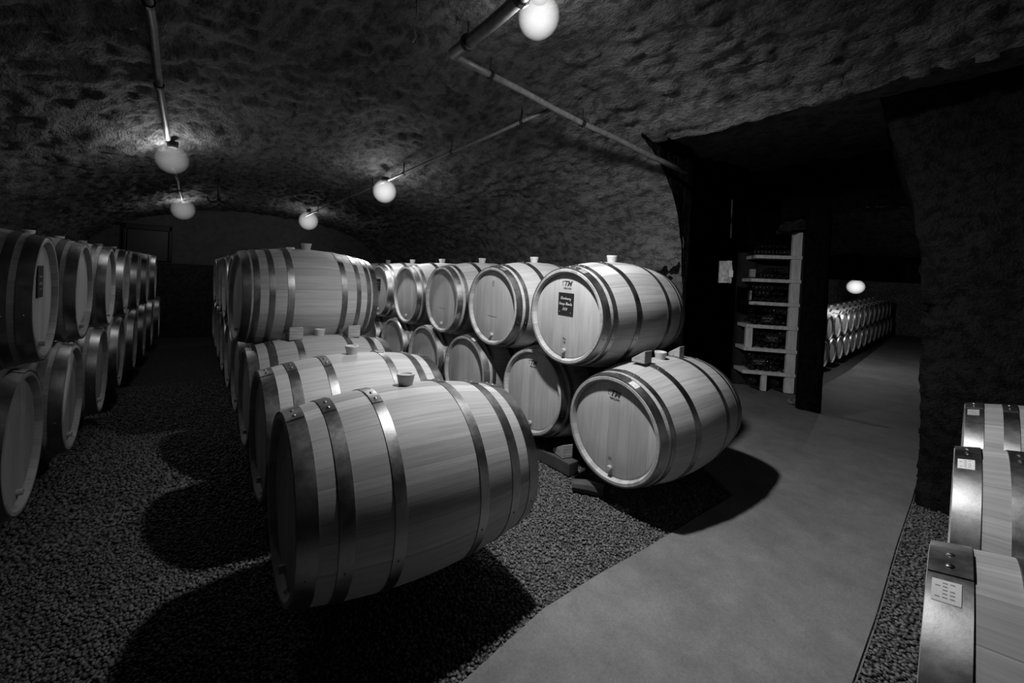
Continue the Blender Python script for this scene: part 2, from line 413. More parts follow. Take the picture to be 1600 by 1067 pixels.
struct(rock_sheet('trim_3', planar((5.52, 1.75, 2.10), (5.52, .4, 2.10), (5.52, 1.75, 3.3), (5.52, .4, 3.3)), 50, 25, .02, 37, M['shade_stone'], 2.7, 1))

# floors
bm = bmesh.new()
for a, b in [((-2.6, -3), (4.2, 9.3)), ((4.2, -3), (5.6, 3.2))]:
    vs = [bm.verts.new(p) for p in ((a[0], a[1], -.012), (b[0], a[1], -.012), (b[0], b[1], -.012), (a[0], b[1], -.012))]; bm.faces.new(vs)
struct(from_bm('floor', bm, M['gravel_bed']))
bm = bmesh.new()
def slab(bm, poly, z, t):
    n = len(poly); tp = [bm.verts.new((x, y, z)) for x, y in poly]; bt = [bm.verts.new((x, y, z-t)) for x, y in poly]
    bm.faces.new(tp); bm.faces.new(bt[::-1])
    for i in range(n): bm.faces.new((tp[i], bt[i], bt[(i+1) % n], tp[(i+1) % n]))
edge = [(-2.4, .70), (.1, .97), (.73, 1.01), (1.16, 1.075), (1.5, 1.075), (1.84, 1.06), (2.75, 1.05), (2.95, 1.3), (3.4, 1.8), (3.9, 2.1), (5.4, 2.9), (6.7, 2.4)]
mouth = [(6.7, 1.75), (6.0, 1.55), (5.43, 1.40), (5.42, 1.26), (5.44, .89), (5.66, .50)]
redge = [(4.66, .45), (3.7, .39), (2.98, .355), (2.25, .31), (1.78, .29), (1.0, .24), (-2.4, .0)]
slab(bm, (edge+mouth+redge)[::-1], .004, .2)
bmesh.ops.recalc_face_normals(bm, faces=bm.faces[:])
bmesh.ops.bevel(bm, geom=[e for e in bm.edges if all(abs(v.co.z-.004) < 1e-4 for v in e.verts)], offset=.008, segments=2, affect='EDGES')
struct(from_bm('floor_path', bm, M['concrete']))
# ramp down into the tunnel and the path on its floor
def tz(x): return np.interp(x, [5.3, 5.7, 5.85, 10.8, 13.1, 20.85, 22.5], [-.085, -.095, -.12, -.62, -.605, -.215, -.15])
xs = np.r_[np.linspace(5.2, 5.9, 8), np.linspace(6.2, 22.4, 44)]
ly = np.interp(xs, [5.2, 5.5, 6.0, 10.8, 20.8, 22.4], [1.5, 1.4, 1.5, 2.51, 3.01, 3.1]); ry = np.interp(xs, [5.2, 5.7, 11, 22.4], [.35, .45, .95, 2.1])
P = np.zeros((len(xs), 12, 3)); t = np.linspace(0, 1, 12)
P[:, :, 0] = xs[:, None]; P[:, :, 1] = ly[:, None]*(1-t)+ry[:, None]*t; P[:, :, 2] = tz(xs)[:, None]
struct(grid_mesh('floor_ramp', P, M['concrete'], flip=True))
xs = np.linspace(5.8, 22.4, 60); P = np.zeros((60, 12, 3)); P[:, :, 0] = xs[:, None]
y0 = np.interp(xs, [5.8, 8.8, 11.5, 22.4], [1.9, 3.0, 4.4, 4.6]); y1 = np.interp(xs, [5.8, 22.4], [.3, 1.9])
P[:, :, 1] = y0[:, None]*(1-t)+y1[:, None]*t; P[:, :, 2] = tz(xs)[:, None]-.03
struct(grid_mesh('floor_tunnel', P, M['gravel_bed'], flip=True))

# loose gravel, one mass of pebbles
def pebbles():
    rng = np.random.default_rng(4)
    ico = bmesh.new(); bmesh.ops.create_icosphere(ico, subdivisions=1, radius=1.0)
    ico.verts.ensure_lookup_table(); V = np.array([v.co[:] for v in ico.verts]); Fc = np.array([[v.index for v in f.verts] for f in ico.faces]); ico.free()
    pts = []
    def scatter(x0, x1, y0, y1, pitch):
        nx, ny = int((x1-x0)/pitch), int((y1-y0)/pitch)
        gx, gy = np.meshgrid(np.arange(nx), np.arange(ny)); n = gx.size
        x = x0+(gx.ravel()+rng.uniform(0, 1, n))*pitch; y = y0+(gy.ravel()+rng.uniform(0, 1, n))*pitch
        return np.stack([x, y, np.full(n, pitch)], 1)
    a = scatter(-.75, 2.75, .70, 2.4, .0115); b = scatter(-.8, .6, 2.4, 5.4, .017); c = scatter(.9, 3.7, -.25, .40, .0125)
    ey = np.interp(a[:, 0], [p[0] for p in edge[:7]], [p[1] for p in edge[:7]]); a = a[a[:, 1] > ey-.004]
    # only where the camera could see gravel
    a = a[(a[:, 1] < 1.95) | (a[:, 0] < .5) | ((a[:, 0] > 1.15) & (a[:, 0] < 2.1))]
    b = b[b[:, 0] < .5]
    ry_ = np.interp(c[:, 0], [p[0] for p in redge[::-1]], [p[1] for p in redge[::-1]]); c = c[c[:, 1] < ry_+.005]
    q = np.concatenate([a, b, c]); n = len(q)
    s = q[:, 2]*rng.uniform(.42, .85, n)
    sc = np.stack([s*rng.uniform(.8, 1.35, n), s*rng.uniform(.6, 1.0, n), s*rng.uniform(.45, .75, n)], 1)
    th = rng.uniform(0, 2*PI, n); ph = rng.normal(0, .35, n)
    L = V[None]*(1+rng.uniform(-.16, .16, (n, len(V), 1)))*sc[:, None, :]
    x = L[:, :, 0]*np.cos(ph)[:, None]-L[:, :, 2]*np.sin(ph)[:, None]; z = L[:, :, 0]*np.sin(ph)[:, None]+L[:, :, 2]*np.cos(ph)[:, None]; y = L[:, :, 1]
    X = x*np.cos(th)[:, None]-y*np.sin(th)[:, None]+q[:, 0:1]; Y = x*np.sin(th)[:, None]+y*np.cos(th)[:, None]+q[:, 1:2]
    Z = z-.008+rng.uniform(-.004, .005, n)[:, None]+.006*fbm(q[:, 0]*3, q[:, 1]*3, 2, 5)[:, None]
    co = np.stack([X, Y, Z], -1).reshape(-1, 3).astype(np.float32)
    fc = (Fc[None]+np.arange(n)[:, None, None]*len(V)).reshape(-1).astype(np.int32)
    me = bpy.data.meshes.new('gravel'); me.vertices.add(len(co)); me.vertices.foreach_set('co', co.ravel())
    me.loops.add(len(fc)); me.loops.foreach_set('vertex_index', fc)
    nf = len(fc)//3; me.polygons.add(nf); me.polygons.foreach_set('loop_start', np.arange(0, len(fc), 3, dtype=np.int32)); me.polygons.foreach_set('loop_total', np.full(nf, 3, np.int32))
    me.update(calc_edges=True)
    o = link('gravel', me, M['gravel'])
    tag(o, 'loose grey gravel covering the cellar floor beside the concrete path', 'gravel', kind='stuff')
pebbles()

# ------------------------------------------------------------------ barrels
HD = .024     # how deep the heads are set into the chime
def prad(s, off=0.):
    v = (s-BL/2)/(BL/2); return RB-(RB-RH)*v*v+off
def staves_mesh():
    bm = bmesh.new(); n = 30
    outer = [(-BL/2+BL*i/n, prad(BL*i/n)) for i in range(n+1)]
    e = .004
    outer[0] = (-BL/2+e, RH-.0005); outer[-1] = (BL/2-e, RH-.0005)
    prof = [(-BL/2+.055, RH-.033), (-BL/2+.03, RH-.031), (-BL/2+.006, RH-.024), (-BL/2, RH-.020), (-BL/2, RH-.005)]+outer
    prof += [(BL/2, RH-.005), (BL/2, RH-.020), (BL/2-.006, RH-.024), (BL/2-.03, RH-.031), (BL/2-.055, RH-.033)]
    lathe(bm, prof, 'X', 96, (0, 0, RB))
    bmesh.ops.recalc_face_normals(bm, faces=bm.faces[:])
    me = bpy.data.meshes.new('staves'); bm.to_mesh(me); bm.free()
    me.polygons.foreach_set('use_smooth', [True]*len(me.polygons)); me.set_sharp_from_angle(angle=R(38)); me.materials.append(M['staves'])
    return me
def head_mesh(sgn):
    bm = bmesh.new(); x = sgn*(BL/2-HD); rr = RH-.031
    prof = [(x-sgn*.02, rr), (x-sgn*.004, rr), (x-sgn*.001, rr-.008), (x, rr-.012), (x, .12), (x, .0001)]
    lathe(bm, prof, 'X', 72, (0, 0, RB))
    bmesh.ops.remove_doubles(bm, verts=bm.verts[:], dist=.0003)
    bmesh.ops.recalc_face_normals(bm, faces=bm.faces[:])
    me = bpy.data.meshes.new('barrel_head'); bm.to_mesh(me); bm.free()
    if sum(p.normal.x*p.area for p in me.polygons)*sgn < 0: me.flip_normals()
    me.polygons.foreach_set('use_smooth', [True]*len(me.polygons)); me.set_sharp_from_angle(angle=R(20)); me.materials.append(M['head'])
    return me
def hoop_mesh(a, b, ov=.1):
    """a,b: stations from the front head; ov: angle (towards local -Y) at which the riveted lap sits"""
    bm = bmesh.new(); t0 = .0004; t = .0030
    k = 5; S = [a+(b-a)*i/k for i in range(k+1)]
    out = [(s-BL/2, prad(s, t)) for s in S]; inn = [(s-BL/2, prad(s, t0)) for s in S]
    lathe(bm, out+inn[::-1], 'X', 96, (0, 0, RB), closed=True)
    w = .072/RH
    la, lb = -ov-w*.6, -ov+w*.75            # lathe angle: +Y positive, so -Y side is negative
    S2 = [a+.0005+(b-a-.001)*i/k for i in range(k+1)]
    lap = [(s-BL/2, prad(s, t+.0028)) for s in S2]; low = [(s-BL/2, prad(s, t-.0005)) for s in S2]
    rr = lathe(bm, lap+low[::-1], 'X', 10, (0, 0, RB), closed=True, a0=la, a1=lb)
    for end in (0, -1):
        try: bm.faces.new([ring[end] for ring in rr])
        except Exception: pass
    mid = (a+b)/2
    for q in (-ov-w*.28, -ov+w*.30):
        r = bmesh.ops.create_uvsphere(bm, u_segments=10, v_segments=6, radius=.0072)
        c = Vector((mid-BL/2, (prad(mid, t+.0022))*math.sin(q), RB+(prad(mid, t+.0022))*math.cos(q)))
        nrm = Vector((0, math.sin(q), math.cos(q)))
        rot = Vector((0, 0, 1)).rotation_difference(nrm).to_matrix().to_4x4()
        bmesh.ops.transform(bm, matrix=Matrix.Translation(c) @ rot @ Matrix.Diagonal((1, 1, .62, 1)), verts=r['verts'])
    # small fixing nails on the flank
    for q in (-1.9, 1.75, 3.0):
        r = bmesh.ops.create_uvsphere(bm, u_segments=6, v_segments=4, radius=.004)
        c = Vector((mid-BL/2, prad(mid, t)*math.sin(q), RB+prad(mid, t)*math.cos(q)))
        bmesh.ops.transform(bm, matrix=Matrix.Translation(c), verts=r['verts'])
    bmesh.ops.recalc_face_normals(bm, faces=bm.faces[:])
    me = bpy.data.meshes.new('hoop'); bm.to_mesh(me); bm.free()
    me.polygons.foreach_set('use_smooth', [True]*len(me.polygons)); me.set_sharp_from_angle(angle=R(30)); me.materials.append(M['hoop'])
    return me
def bung_mesh():
    bm = bmesh.new(); z = 2*RB
    lathe(bm, [(z-.012, .026), (z+.030, .034), (z+.036, .036), (z+.043, .036), (z+.045, .034), (z+.045, .027), (z+.038, .024), (z+.037, .0005)], 'Z', 28)
    bmesh.ops.recalc_face_normals(bm, faces=bm.faces[:])
    me = bpy.data.meshes.new('bung'); bm.to_mesh(me); bm.free()
    me.polygons.foreach_set('use_smooth', [True]*len(me.polygons)); me.set_sharp_from_angle(angle=R(35)); me.materials.append(M['bung'])
    return me
def peg_mesh():
    bm = bmesh.new(); x = -(BL/2-HD)
    rings = lathe(bm, [(x+.01, .012), (x-.018, .0145), (x-.021, .013), (x-.021, .0005)], 'X', 16, (0, .0, RB-.222))
    bmesh.ops.recalc_face_normals(bm, faces=bm.faces[:])
    me = bpy.data.meshes.new('head_peg'); bm.to_mesh(me); bm.free(); me.materials.append(M['peg'])
    me.polygons.foreach_set('use_smooth', [True]*len(me.polygons)); me.set_sharp_from_angle(angle=R(35))
    return me
SET6 = [(.001, .058), (.113, .157), (.275, .314)]
SETC = [(.001, .050), (.074, .105), (.262, .306)]
SET8 = [(.001, .048), (.062, .096), (.147, .181), (.254, .295)]
def hoopset(st): return [hoop_mesh(a, b, .10+.05*i) for i, (a, b) in enumerate(st)]+[hoop_mesh(BL-b, BL-a, -.02-.04*i) for i, (a, b) in enumerate(st)]
ME = dict(staves=staves_mesh(), hf=head_mesh(-1), hb=head_mesh(1), bung=bung_mesh(), peg=peg_mesh(), s6=hoopset(SET6), sC=hoopset(SETC), s8=hoopset(SET8))

def text_mesh(name, s, size, mat, shear=.0, depth=.0006, align='CENTER', bold=.0):
    cu = bpy.data.curves.new(name, 'FONT'); cu.body = s; cu.size = size; cu.shear = shear; cu.align_x = align; cu.extrude = depth; cu.offset = bold
    cu.resolution_u = 3
    o = bpy.data.objects.new(name, cu); C.objects.link(o)
    dg = bpy.context.evaluated_depsgraph_get(); me = bpy.data.meshes.new_from_object(o.evaluated_get(dg))
    bpy.data.objects.remove(o); bpy.data.curves.remove(cu)
    me.name = name; me.materials.clear(); me.materials.append(mat)
    return me
HX = -(BL/2-HD)     # outer face of the front head
# text lies in XY facing +Z; turn it to face local -X, reading left to right along local -Y
TXT = Matrix(((0, 0, -1, 0), (-1, 0, 0, 0), (0, 1, 0, 0), (0, 0, 0, 1)))
def on_head(name, me, parent, y, z, off=.001):
    o = bpy.data.objects.new(name, me); C.objects.link(o); o.parent = parent
    o.matrix_local = Matrix.Translation((HX-off, y, RB+z)) @ TXT
    return o
def stroke_mesh(name, strokes, mat, w=.0015, depth=.0006):
    bm = bmesh.new()
    for st in strokes:
        st = [Vector((p[0], p[1], 0)) for p in st]
        for a, b in zip(st[:-1], st[1:]):
            d = (b-a).normalized(); n = Vector((-d.y, d.x, 0))*w; e = d*w*.6
            vs = [bm.verts.new(p) for p in (a-e+n, a-e-n, b+e-n, b+e+n)]
            f = bm.faces.new(vs)
    bmesh.ops.recalc_face_normals(bm, faces=bm.faces[:])
    for f in bm.faces:
        if f.normal.z < 0: f.normal_flip()
    me = bpy.data.meshes.new(name); bm.to_mesh(me); bm.free(); me.materials.append(mat)
    return me
def arc(cx, cy, rx, ry, a0, a1, n=10): return [(cx+rx*math.cos(R(a0+(a1-a0)*i/n)), cy+ry*math.sin(R(a0+(a1-a0)*i/n))) for i in range(n+1)]
# the cooper's mark: a flourished T and M
LOGO = [arc(-.016, .012, .016, .006, 200, 20), [(-.001, .014), (.006, .017), (.030, .019)], [(.004, .016), (.001, -.004), (-.006, -.012)], arc(-.018, -.008, .012, .008, -20, -260),
        [(.010, -.014), (.016, .012), (.018, -.010), (.027, .014), (.027, -.013), (.033, -.010)], [(-.020, .004), (-.012, .008)], arc(-.024, .000, .006, .010, 60, 300)]
def shift(strokes, dx, dy): return [[(p[0]+dx, p[1]+dy) for p in st] for st in strokes]
def logo_mesh():
    a = text_mesh('cooper_stamp', 'TM', .046, M['ink'], .35, .0003, 'CENTER', .0012)
    b = stroke_mesh('swash', shift(LOGO[:1]+LOGO[6:7], -.014, .012), M['ink'], .0013)
    bm = bmesh.new(); bm.from_mesh(a); bm.from_mesh(b); bm.to_mesh(a); bm.free(); bpy.data.meshes.remove(b)
    return a
LOGO_ME = logo_mesh()
NAME_ME = text_mesh('cooper_name', 'MERCUREY', .0135, M['ink'], 0, .0004)
NUM_ME = {s: text_mesh('head_number', s, .022, M['ink'], 0, .0004) for s in ('21', 'Fm\n18')}
CHK = {}
def cursive(line, w, h):
    """joined-up handwriting as polylines, scaled to width w and x-height h, starting at 0,0"""
    G = {
     'C': [[(.9, 1.7), (.5, 2.0), (.1, 1.2), (.2, .2), (.7, 0), (1.1, .4)]], 'h': [[(0, 0), (.4, 1.2), (.5, 2.0), (.3, 1.9), (.25, 0), (.45, .9), (.7, .9), (.72, 0), (1., .2)]],
     'a': [[(.8, .9), (.4, 1.0), (.1, .5), (.3, 0), (.7, .4), (.8, 1.0), (.8, .1), (1.05, .2)]], 'r': [[(0, .1), (.25, 1.1), (.55, .9), (.6, .1), (.85, .2)]],
     'd': [[(.8, .8), (.4, 1.0), (.1, .5), (.3, 0), (.7, .4), (.85, 2.0), (.8, .1), (1.05, .2)]], 'o': [[(.5, 1.0), (.1, .6), (.3, 0), (.7, .4), (.5, 1.0), (.9, .8)]],
     'n': [[(0, 0), (.15, 1.), (.2, 0), (.45, .95), (.65, .8), (.65, .1), (.9, .2)]], 'y': [[(.1, 1.), (.2, .2), (.6, .3), (.7, 1.), (.55, -.8), (.2, -.9), (.5, -.3), (1., .2)]],
     'G': [[(1., 1.6), (.6, 2.), (.1, 1.1), (.3, .1), (.9, .3), (.95, .9), (.5, .8), (.95, .9), (.9, -.2)]], 'g': [[(.8, .9), (.4, 1.), (.1, .5), (.3, 0), (.75, .4), (.8, 1.), (.65, -.8), (.25, -.8), (.9, .2)]],
     'e': [[(.1, .4), (.6, .7), (.4, 1.05), (.1, .6), (.3, 0), (.85, .25)]], 'B': [[(.2, 0), (.3, 2.)], [(.1, 1.8), (.8, 1.9), (.8, 1.2), (.3, 1.05), (.95, .8), (.8, 0), (.1, 0)]],
     'l': [[(0, .1), (.45, 1.6), (.3, 2.), (.2, .2), (.55, .1)]], 'c': [[(.7, .9), (.3, 1.), (.1, .4), (.4, 0), (.8, .2)]],
     '2': [[(.1, 1.5), (.5, 2.), (.8, 1.4), (.1, 0), (.9, .1)]], '0': [[(.5, 2.), (.1, 1.), (.4, 0), (.8, 1.), (.5, 2.)]], ' ': []}
    adv = {'l': .55, 'c': .75, 'r': .8, ' ': .8, 'e': .8, 'n': .9}
    x = 0; out = []
    for ch in line:
        for st in G[ch]: out.append([(x+p[0]+.18*p[1], p[1]) for p in st])
        x += adv.get(ch, 1.0)
    k = w/x
    return [[(p[0]*k-w/2, p[1]*h) for p in st] for st in out]
def scribble(w, h, n, seed):
    rr = random.Random(seed); return [[(-w/2+w*i/n, h*rr.uniform(-1, 1)) for i in range(n+1)]]
WRITE = shift(cursive('Chardonnay', .088, .0085), 0, .026)+shift(cursive('Grange Blanche', .108, .0085), 0, -.009)+shift(cursive('2020', .040, .0085), -.004, -.043)+[[(-.052, -.055), (-.045, -.054)], [(.042, -.054), (.047, -.058)]]
WRITE_ME = stroke_mesh('chalk_writing', WRITE, M['chalk'], .0009)
SCRIB = [stroke_mesh('chalk_writing', shift(scribble(.06, .009, 9, i), 0, .025)+shift(scribble(.07, .009, 10, i+9), 0, -.008)+shift(scribble(.04, .006, 5, i+5), 0, -.04), M['chalk'], .0012) for i in range(2)]
def slate(parent, y, z, w, h, write):
    bm = bmesh.new(); box(bm, (0, 0, 0), (w, h, .006), bev=.0008)
    me = bpy.data.meshes.new('slate_label'); bm.to_mesh(me); bm.free(); me.materials.append(M['slate'])
    o = on_head('slate_label', me, parent, y, z, .0035); o['label'] = 'black slate label with white chalk writing'
    wr = bpy.data.objects.new('chalk_writing', write); C.objects.link(wr); wr.parent = o; wr.location = (0, 0, .0037); wr['label'] = 'white chalk handwriting'
    return o
def sticker_mesh(st, q0, dq, a=.008, b=.044):
    bm = bmesh.new(); off = .0042
    lathe(bm, [(a-BL/2, prad(a, off)), (b-BL/2, prad(b, off))], 'X', 6, (0, 0, RB), a0=q0-dq, a1=q0)
    g = bmesh.ops.solidify(bm, geom=bm.faces[:], thickness=.0006)
    me = bpy.data.meshes.new('paper_sticker'); bm.to_mesh(me); bm.free(); me.materials.append(M['paper'])
    return me
STICK = sticker_mesh(0, -.30, .16)
def sticker_print():
    bm = bmesh.new(); rr = random.Random(3)
    for i in range(5):
        q = -.30-.022-.026*i
        for j in range(3):
            a = .012+.009*j
            if rr.random() < .25: continue
            lathe(bm, [(a-BL/2, prad(a, .0050)), (a+.006-BL/2, prad(a+.006, .0050))], 'X', 1, (0, 0, RB), a0=q-.006, a1=q)
    me = bpy.data.meshes.new('sticker_print'); bm.to_mesh(me); bm.free(); me.materials.append(M['print']); return me
SPRINT = sticker_print()

def barrel(name, center, th, tilt, hoops, label, group, roll=None, marks=(), peg=True):
    roll = random.uniform(-.03, .03) if roll is None else roll
    e = Euler((roll, -tilt, th), 'XYZ'); Rm = e.to_matrix()
    t = empty('wine_barrel', Vector(center)-Rm @ Vector((0, 0, RB)), e)
    tag(t, label, 'barrel', group)
    def ch(n, me, par=t):
        o = bpy.data.objects.new(n, me); C.objects.link(o); o.parent = par; return o
    ch('staves', ME['staves']); ch('barrel_head', ME['hf']); ch('barrel_head', ME['hb'])
    for h in ME[hoops]: ch('hoop', h)['label'] = 'riveted steel hoop'
    ch('bung', ME['bung'])['label'] = 'pale round bung'
    if peg: ch('head_peg', ME['peg'])
    if 'logo' in marks:
        on_head('cooper_stamp', LOGO_ME, t, 0, .190)['label'] = 'dark burnt-in cooper monogram'
        on_head('cooper_name', NAME_ME, t, 0, .170)['label'] = 'dark printed cooper name'
    if 'oval' in marks:
        o = on_head('cooper_stamp', stroke_mesh('cooper_stamp', [arc(0, 0, .013, .022, 0, 360, 20), [(0, .012), (0, -.012)], [(-.005, .004), (.005, .004)]], M['ink'], .0013), t, 0, .175)
    if 'line' in marks:
        on_head('pencil_mark', stroke_mesh('pencil_mark', [[(-.06, .003), (-.02, .0), (.02, -.002), (.05, -.006)]], M['ink'], .0012), t, .0, -.08)
    if '21' in marks: on_head('head_number', NUM_ME['21'], t, .005, -.178)
    if '18' in marks: on_head('head_number', NUM_ME['Fm\n18'], t, .005, -.155)
    if 'sticker' in marks:
        s = ch('paper_sticker', STICK); s['label'] = 'small white paper sticker'; ch('sticker_print', SPRINT, s)
    if 'slate' in marks: slate(t, .005, .078, .125, .135, WRITE_ME)
    if 'slate2' in marks: slate(t, .04, .085, .115, .155, SCRIB[0])
    if 'slate3' in marks: slate(t, .02, .07, .115, .14, SCRIB[1])
    return t

ZB, ZT = .4565, 1.0547
D1 = R(1)
G_B1, G_B2 = 'barrels on the lower tier of the middle stack', 'barrels on the upper tier of the middle stack'
G_C1, G_C2 = 'barrels on the lower tier of the right stack', 'barrels on the upper tier of the right stack'
G_A1, G_A2 = 'barrels on the lower tier of the left stack', 'barrels on the upper tier of the left stack'
ordn = ['first', 'second', 'third', 'fourth', 'fifth', 'sixth', 'seventh', 'eighth', 'ninth', 'tenth', 'eleventh', 'twelfth', 'thirteenth']
# middle stack (seen from the side)
Bs = [(.747, 1.480, -.040, .1, 'big pale oak barrel nearest the camera, lying across the gravel with a bung on top'),
      (.773, 2.199, -.011, .8, 'oak barrel with a pale bung directly behind the nearest barrel on the gravel'),
      (.793, 2.910, -.003, .8, 'oak barrel with wooden wedges on it, under the front upper barrel of the middle stack')]
for y, x in zip((3.63, 4.36, 5.08, 5.85, 6.57, 7.40), (.813, .823, .834, .85, .867, .89)): Bs.append((x, y, .0, .6, None))
for i, (x, y, th, ti, lab) in enumerate(Bs):
    barrel('wine_barrel', (x, y, ZB), th, ti*D1, 's6' if i < 3 else 'sC', lab or f'oak barrel in the lower tier of the middle stack, {ordn[i]} from the camera', G_B1, roll=-.05 if i == 0 else None)
Ts = [(.761, 3.264, .045, -.2)]+[(x, y, .0, .6) for x, y in ((.80, 4.0), (.81, 4.72), (.825, 5.46), (.845, 6.21), (.86, 6.95))]
for i, (x, y, th, ti) in enumerate(Ts):
    barrel('wine_barrel', (x, y, ZT), th, ti*D1, 's8' if i == 0 else 'sC', 'oak barrel with eight hoops resting on wedges at the front of the middle upper tier' if i == 0 else f'oak barrel in the upper tier of the middle stack, {ordn[i]} from the camera', G_B2)
# right stack (heads towards the camera)
Cs = [(2.409, 1.370, -.020, 2.0, ('logo', '21', 'sticker'), 'lower front oak barrel of the right stack, its head stamped, above the concrete path'),
      (2.478, 2.105, -.011, -1.2, ('logo', 'sticker'), 'shaded stamped barrel head in the lower tier, second of the right stack'),
      (2.388, 2.835, -.003, -.8, ('sticker',), 'shaded plain barrel head in the lower tier, third of the right stack'),
      (2.392, 3.561, .016, -.5, (), 'oak barrel in the lower tier of the right stack, fourth from the path'),
      (2.39, 4.29, .01, 0, (), 'oak barrel in the lower tier of the right stack, fifth from the path'),
      (2.385, 5.02, .01, 0, (), 'oak barrel in the lower tier of the right stack, sixth from the path')]
for i, (x, y, th, ti, mk, lab) in enumerate(Cs):
    barrel('wine_barrel', (x, y, ZB), th, ti*D1, 'sC', lab, G_C1, roll=.04 if i == 0 else None, marks=mk)
Us = [(2.404, 1.755, -.010, 1.5, ('logo', 'slate', '18', 'sticker'), 'upper front oak barrel of the right stack carrying a black slate label'),
      (2.391, 2.502, .007, 1.1, ('oval', 'line', 'sticker'), 'oak barrel with small oval stamp, beside the slate-labelled one on the upper tier'),
      (2.394, 3.249, -.025, 1.3, ('line',), 'oak barrel in the upper tier of the right stack, third from the path'),
      (2.392, 3.990, -.030, 1.2, (), 'oak barrel in the upper tier of the right stack, fourth from the path'),
      (2.373, 4.720, .016, 0, ('slate3',), 'slate-labelled oak barrel half hidden behind the front barrel of the middle upper tier'),
      (2.37, 5.45, .01, 0, (), 'oak barrel in the upper tier of the right stack, sixth from the path')]
for i, (x, y, th, ti, mk, lab) in enumerate(Us):
    barrel('wine_barrel', (x, y, ZT), th, ti*D1, 'sC', lab, G_C2, roll=.03 if i == 0 else None, marks=mk)
# left stack (front heads towards +X)
for i, (x, y) in enumerate(((-.516, 2.585), (-.475, 3.323), (-.433, 4.061), (-.394, 4.792), (-.347, 5.534), (-.308, 6.207), (-.270, 6.933), (-.221, 7.771))):
    barrel('wine_barrel', (x-BL/2, y, ZB), PI, .0, 'sC', f'dim oak barrel in the lower tier of the left stack, {ordn[i]} from the camera', G_A1)
for i, (x, y) in enumerate(((-.523, 2.909), (-.483, 3.647), (-.430, 4.36), (-.397, 5.10), (-.352, 5.83), (-.312, 6.55), (-.262, 7.32))):
    barrel('wine_barrel', (x-BL/2, y, ZT), PI+(.03 if i == 0 else 0), .0, 'sC', 'dim oak barrel with a slate label at the near end of the left upper tier' if i == 0 else f'dim oak barrel in the upper tier of the left stack, {ordn[i]} from the camera', G_A2, marks=('slate2',) if i == 0 else ())
# right foreground (heads towards the path)
for i, (x, y, lab) in enumerate([(1.24, .107, 'steel-hooped barrel at the bottom right corner with a large white sticker'), (2.17, .142, 'middle one of the three barrels at the right edge'), (3.16, .182, 'farthest of the three barrels at the right edge, beneath the rock wall')]):
    barrel('wine_barrel', (x+.07*BL/2, y-BL/2, .44), -1.50, .0, 's6', lab, 'barrels at the right edge of the path', roll=.0, marks=('sticker',))
# tunnel barrels
TH = math.atan2(.99983, -.0182)
for k in range(13):
    p = Vector((13.1, 2.91, 0))+TD*(k-1)*.70; zc = -.44+.304+.0507*(k-1)*.70
    c = p-TN*BL/2
    barrel('wine_barrel', (c.x, c.y, zc), TH, 0, 'sC', f'oak barrel in the lower tier of the tunnel row, {ordn[k]} from the tunnel mouth', 'lower barrels in the tunnel')
    if k < 12:
        c2 = c+TD*.35
        barrel('wine_barrel', (c2.x, c2.y, zc+.62), TH, 0, 'sC', f'oak barrel in the upper tier of the tunnel row, {ordn[k]} from the tunnel mouth', 'upper barrels in the tunnel')

# bearers under the rows
def beam(pts, w, h, label, z0=0.0):
    a, b = Vector(pts[0]), Vector(pts[1]); d = b-a
    bm = bmesh.new(); box(bm, (a+b)/2+Vector((0, 0, z0+h/2)), (d.length, w, h), math.atan2(d.y, d.x), .006)
    tag(from_bm('bearer_beam', bm, M['beam']), label, 'beam', 'bearers under the barrels')
beam(((.48, 2.1, 0), (.56, 7.8, 0)), .09, .085, 'long timber bearer under the aisle ends of the middle stack')
beam(((1.06, 2.0, 0), (1.16, 7.8, 0)), .09, .085, 'long timber bearer under the inner ends of the middle stack')
beam(((2.10, 1.74, 0), (2.08, 5.5, 0)), .09, .085, 'dark timber bearer under the near heads of the right stack')
beam(((2.72, 1.45, 0), (2.70, 5.5, 0)), .09, .085, 'dark timber bearer under the far ends of the right stack')
beam(((-.70, 2.35, 0), (-.55, 6.1, 0)), .09, .085, 'timber bearer under the near heads of the left stack')
beam(((-1.26, 2.35, 0), (-1.0, 7.9, 0)), .09, .085, 'timber bearer along the wall under the left stack')
beam(((.85, -.12, 0), (3.55, -.03, 0)), .09, .07, 'timber bearer under the three barrels at the right edge')
beam(((.85, -.56, 0), (3.55, -.47, 0)), .09, .07, 'rear timber bearer under the barrels at the right edge')
for dy, w in ((.28, 'front'), (.62, 'rear')):
    a = Vector((12.0, 2.89, 0))-TN*dy; b = a+TD*9.2
    a.z = float(tz(12.0))-.02; b.z = float(tz(21.2))-.02
    bm = bmesh.new(); tube(bm, [a+Vector((0, 0, .05)), b+Vector((0, 0, .05))], .05, 8)
    tag(from_bm('bearer_beam', bm, M['beam']), f'{w} timber bearer under the barrel row in the tunnel', 'beam', 'bearers under the barrels')
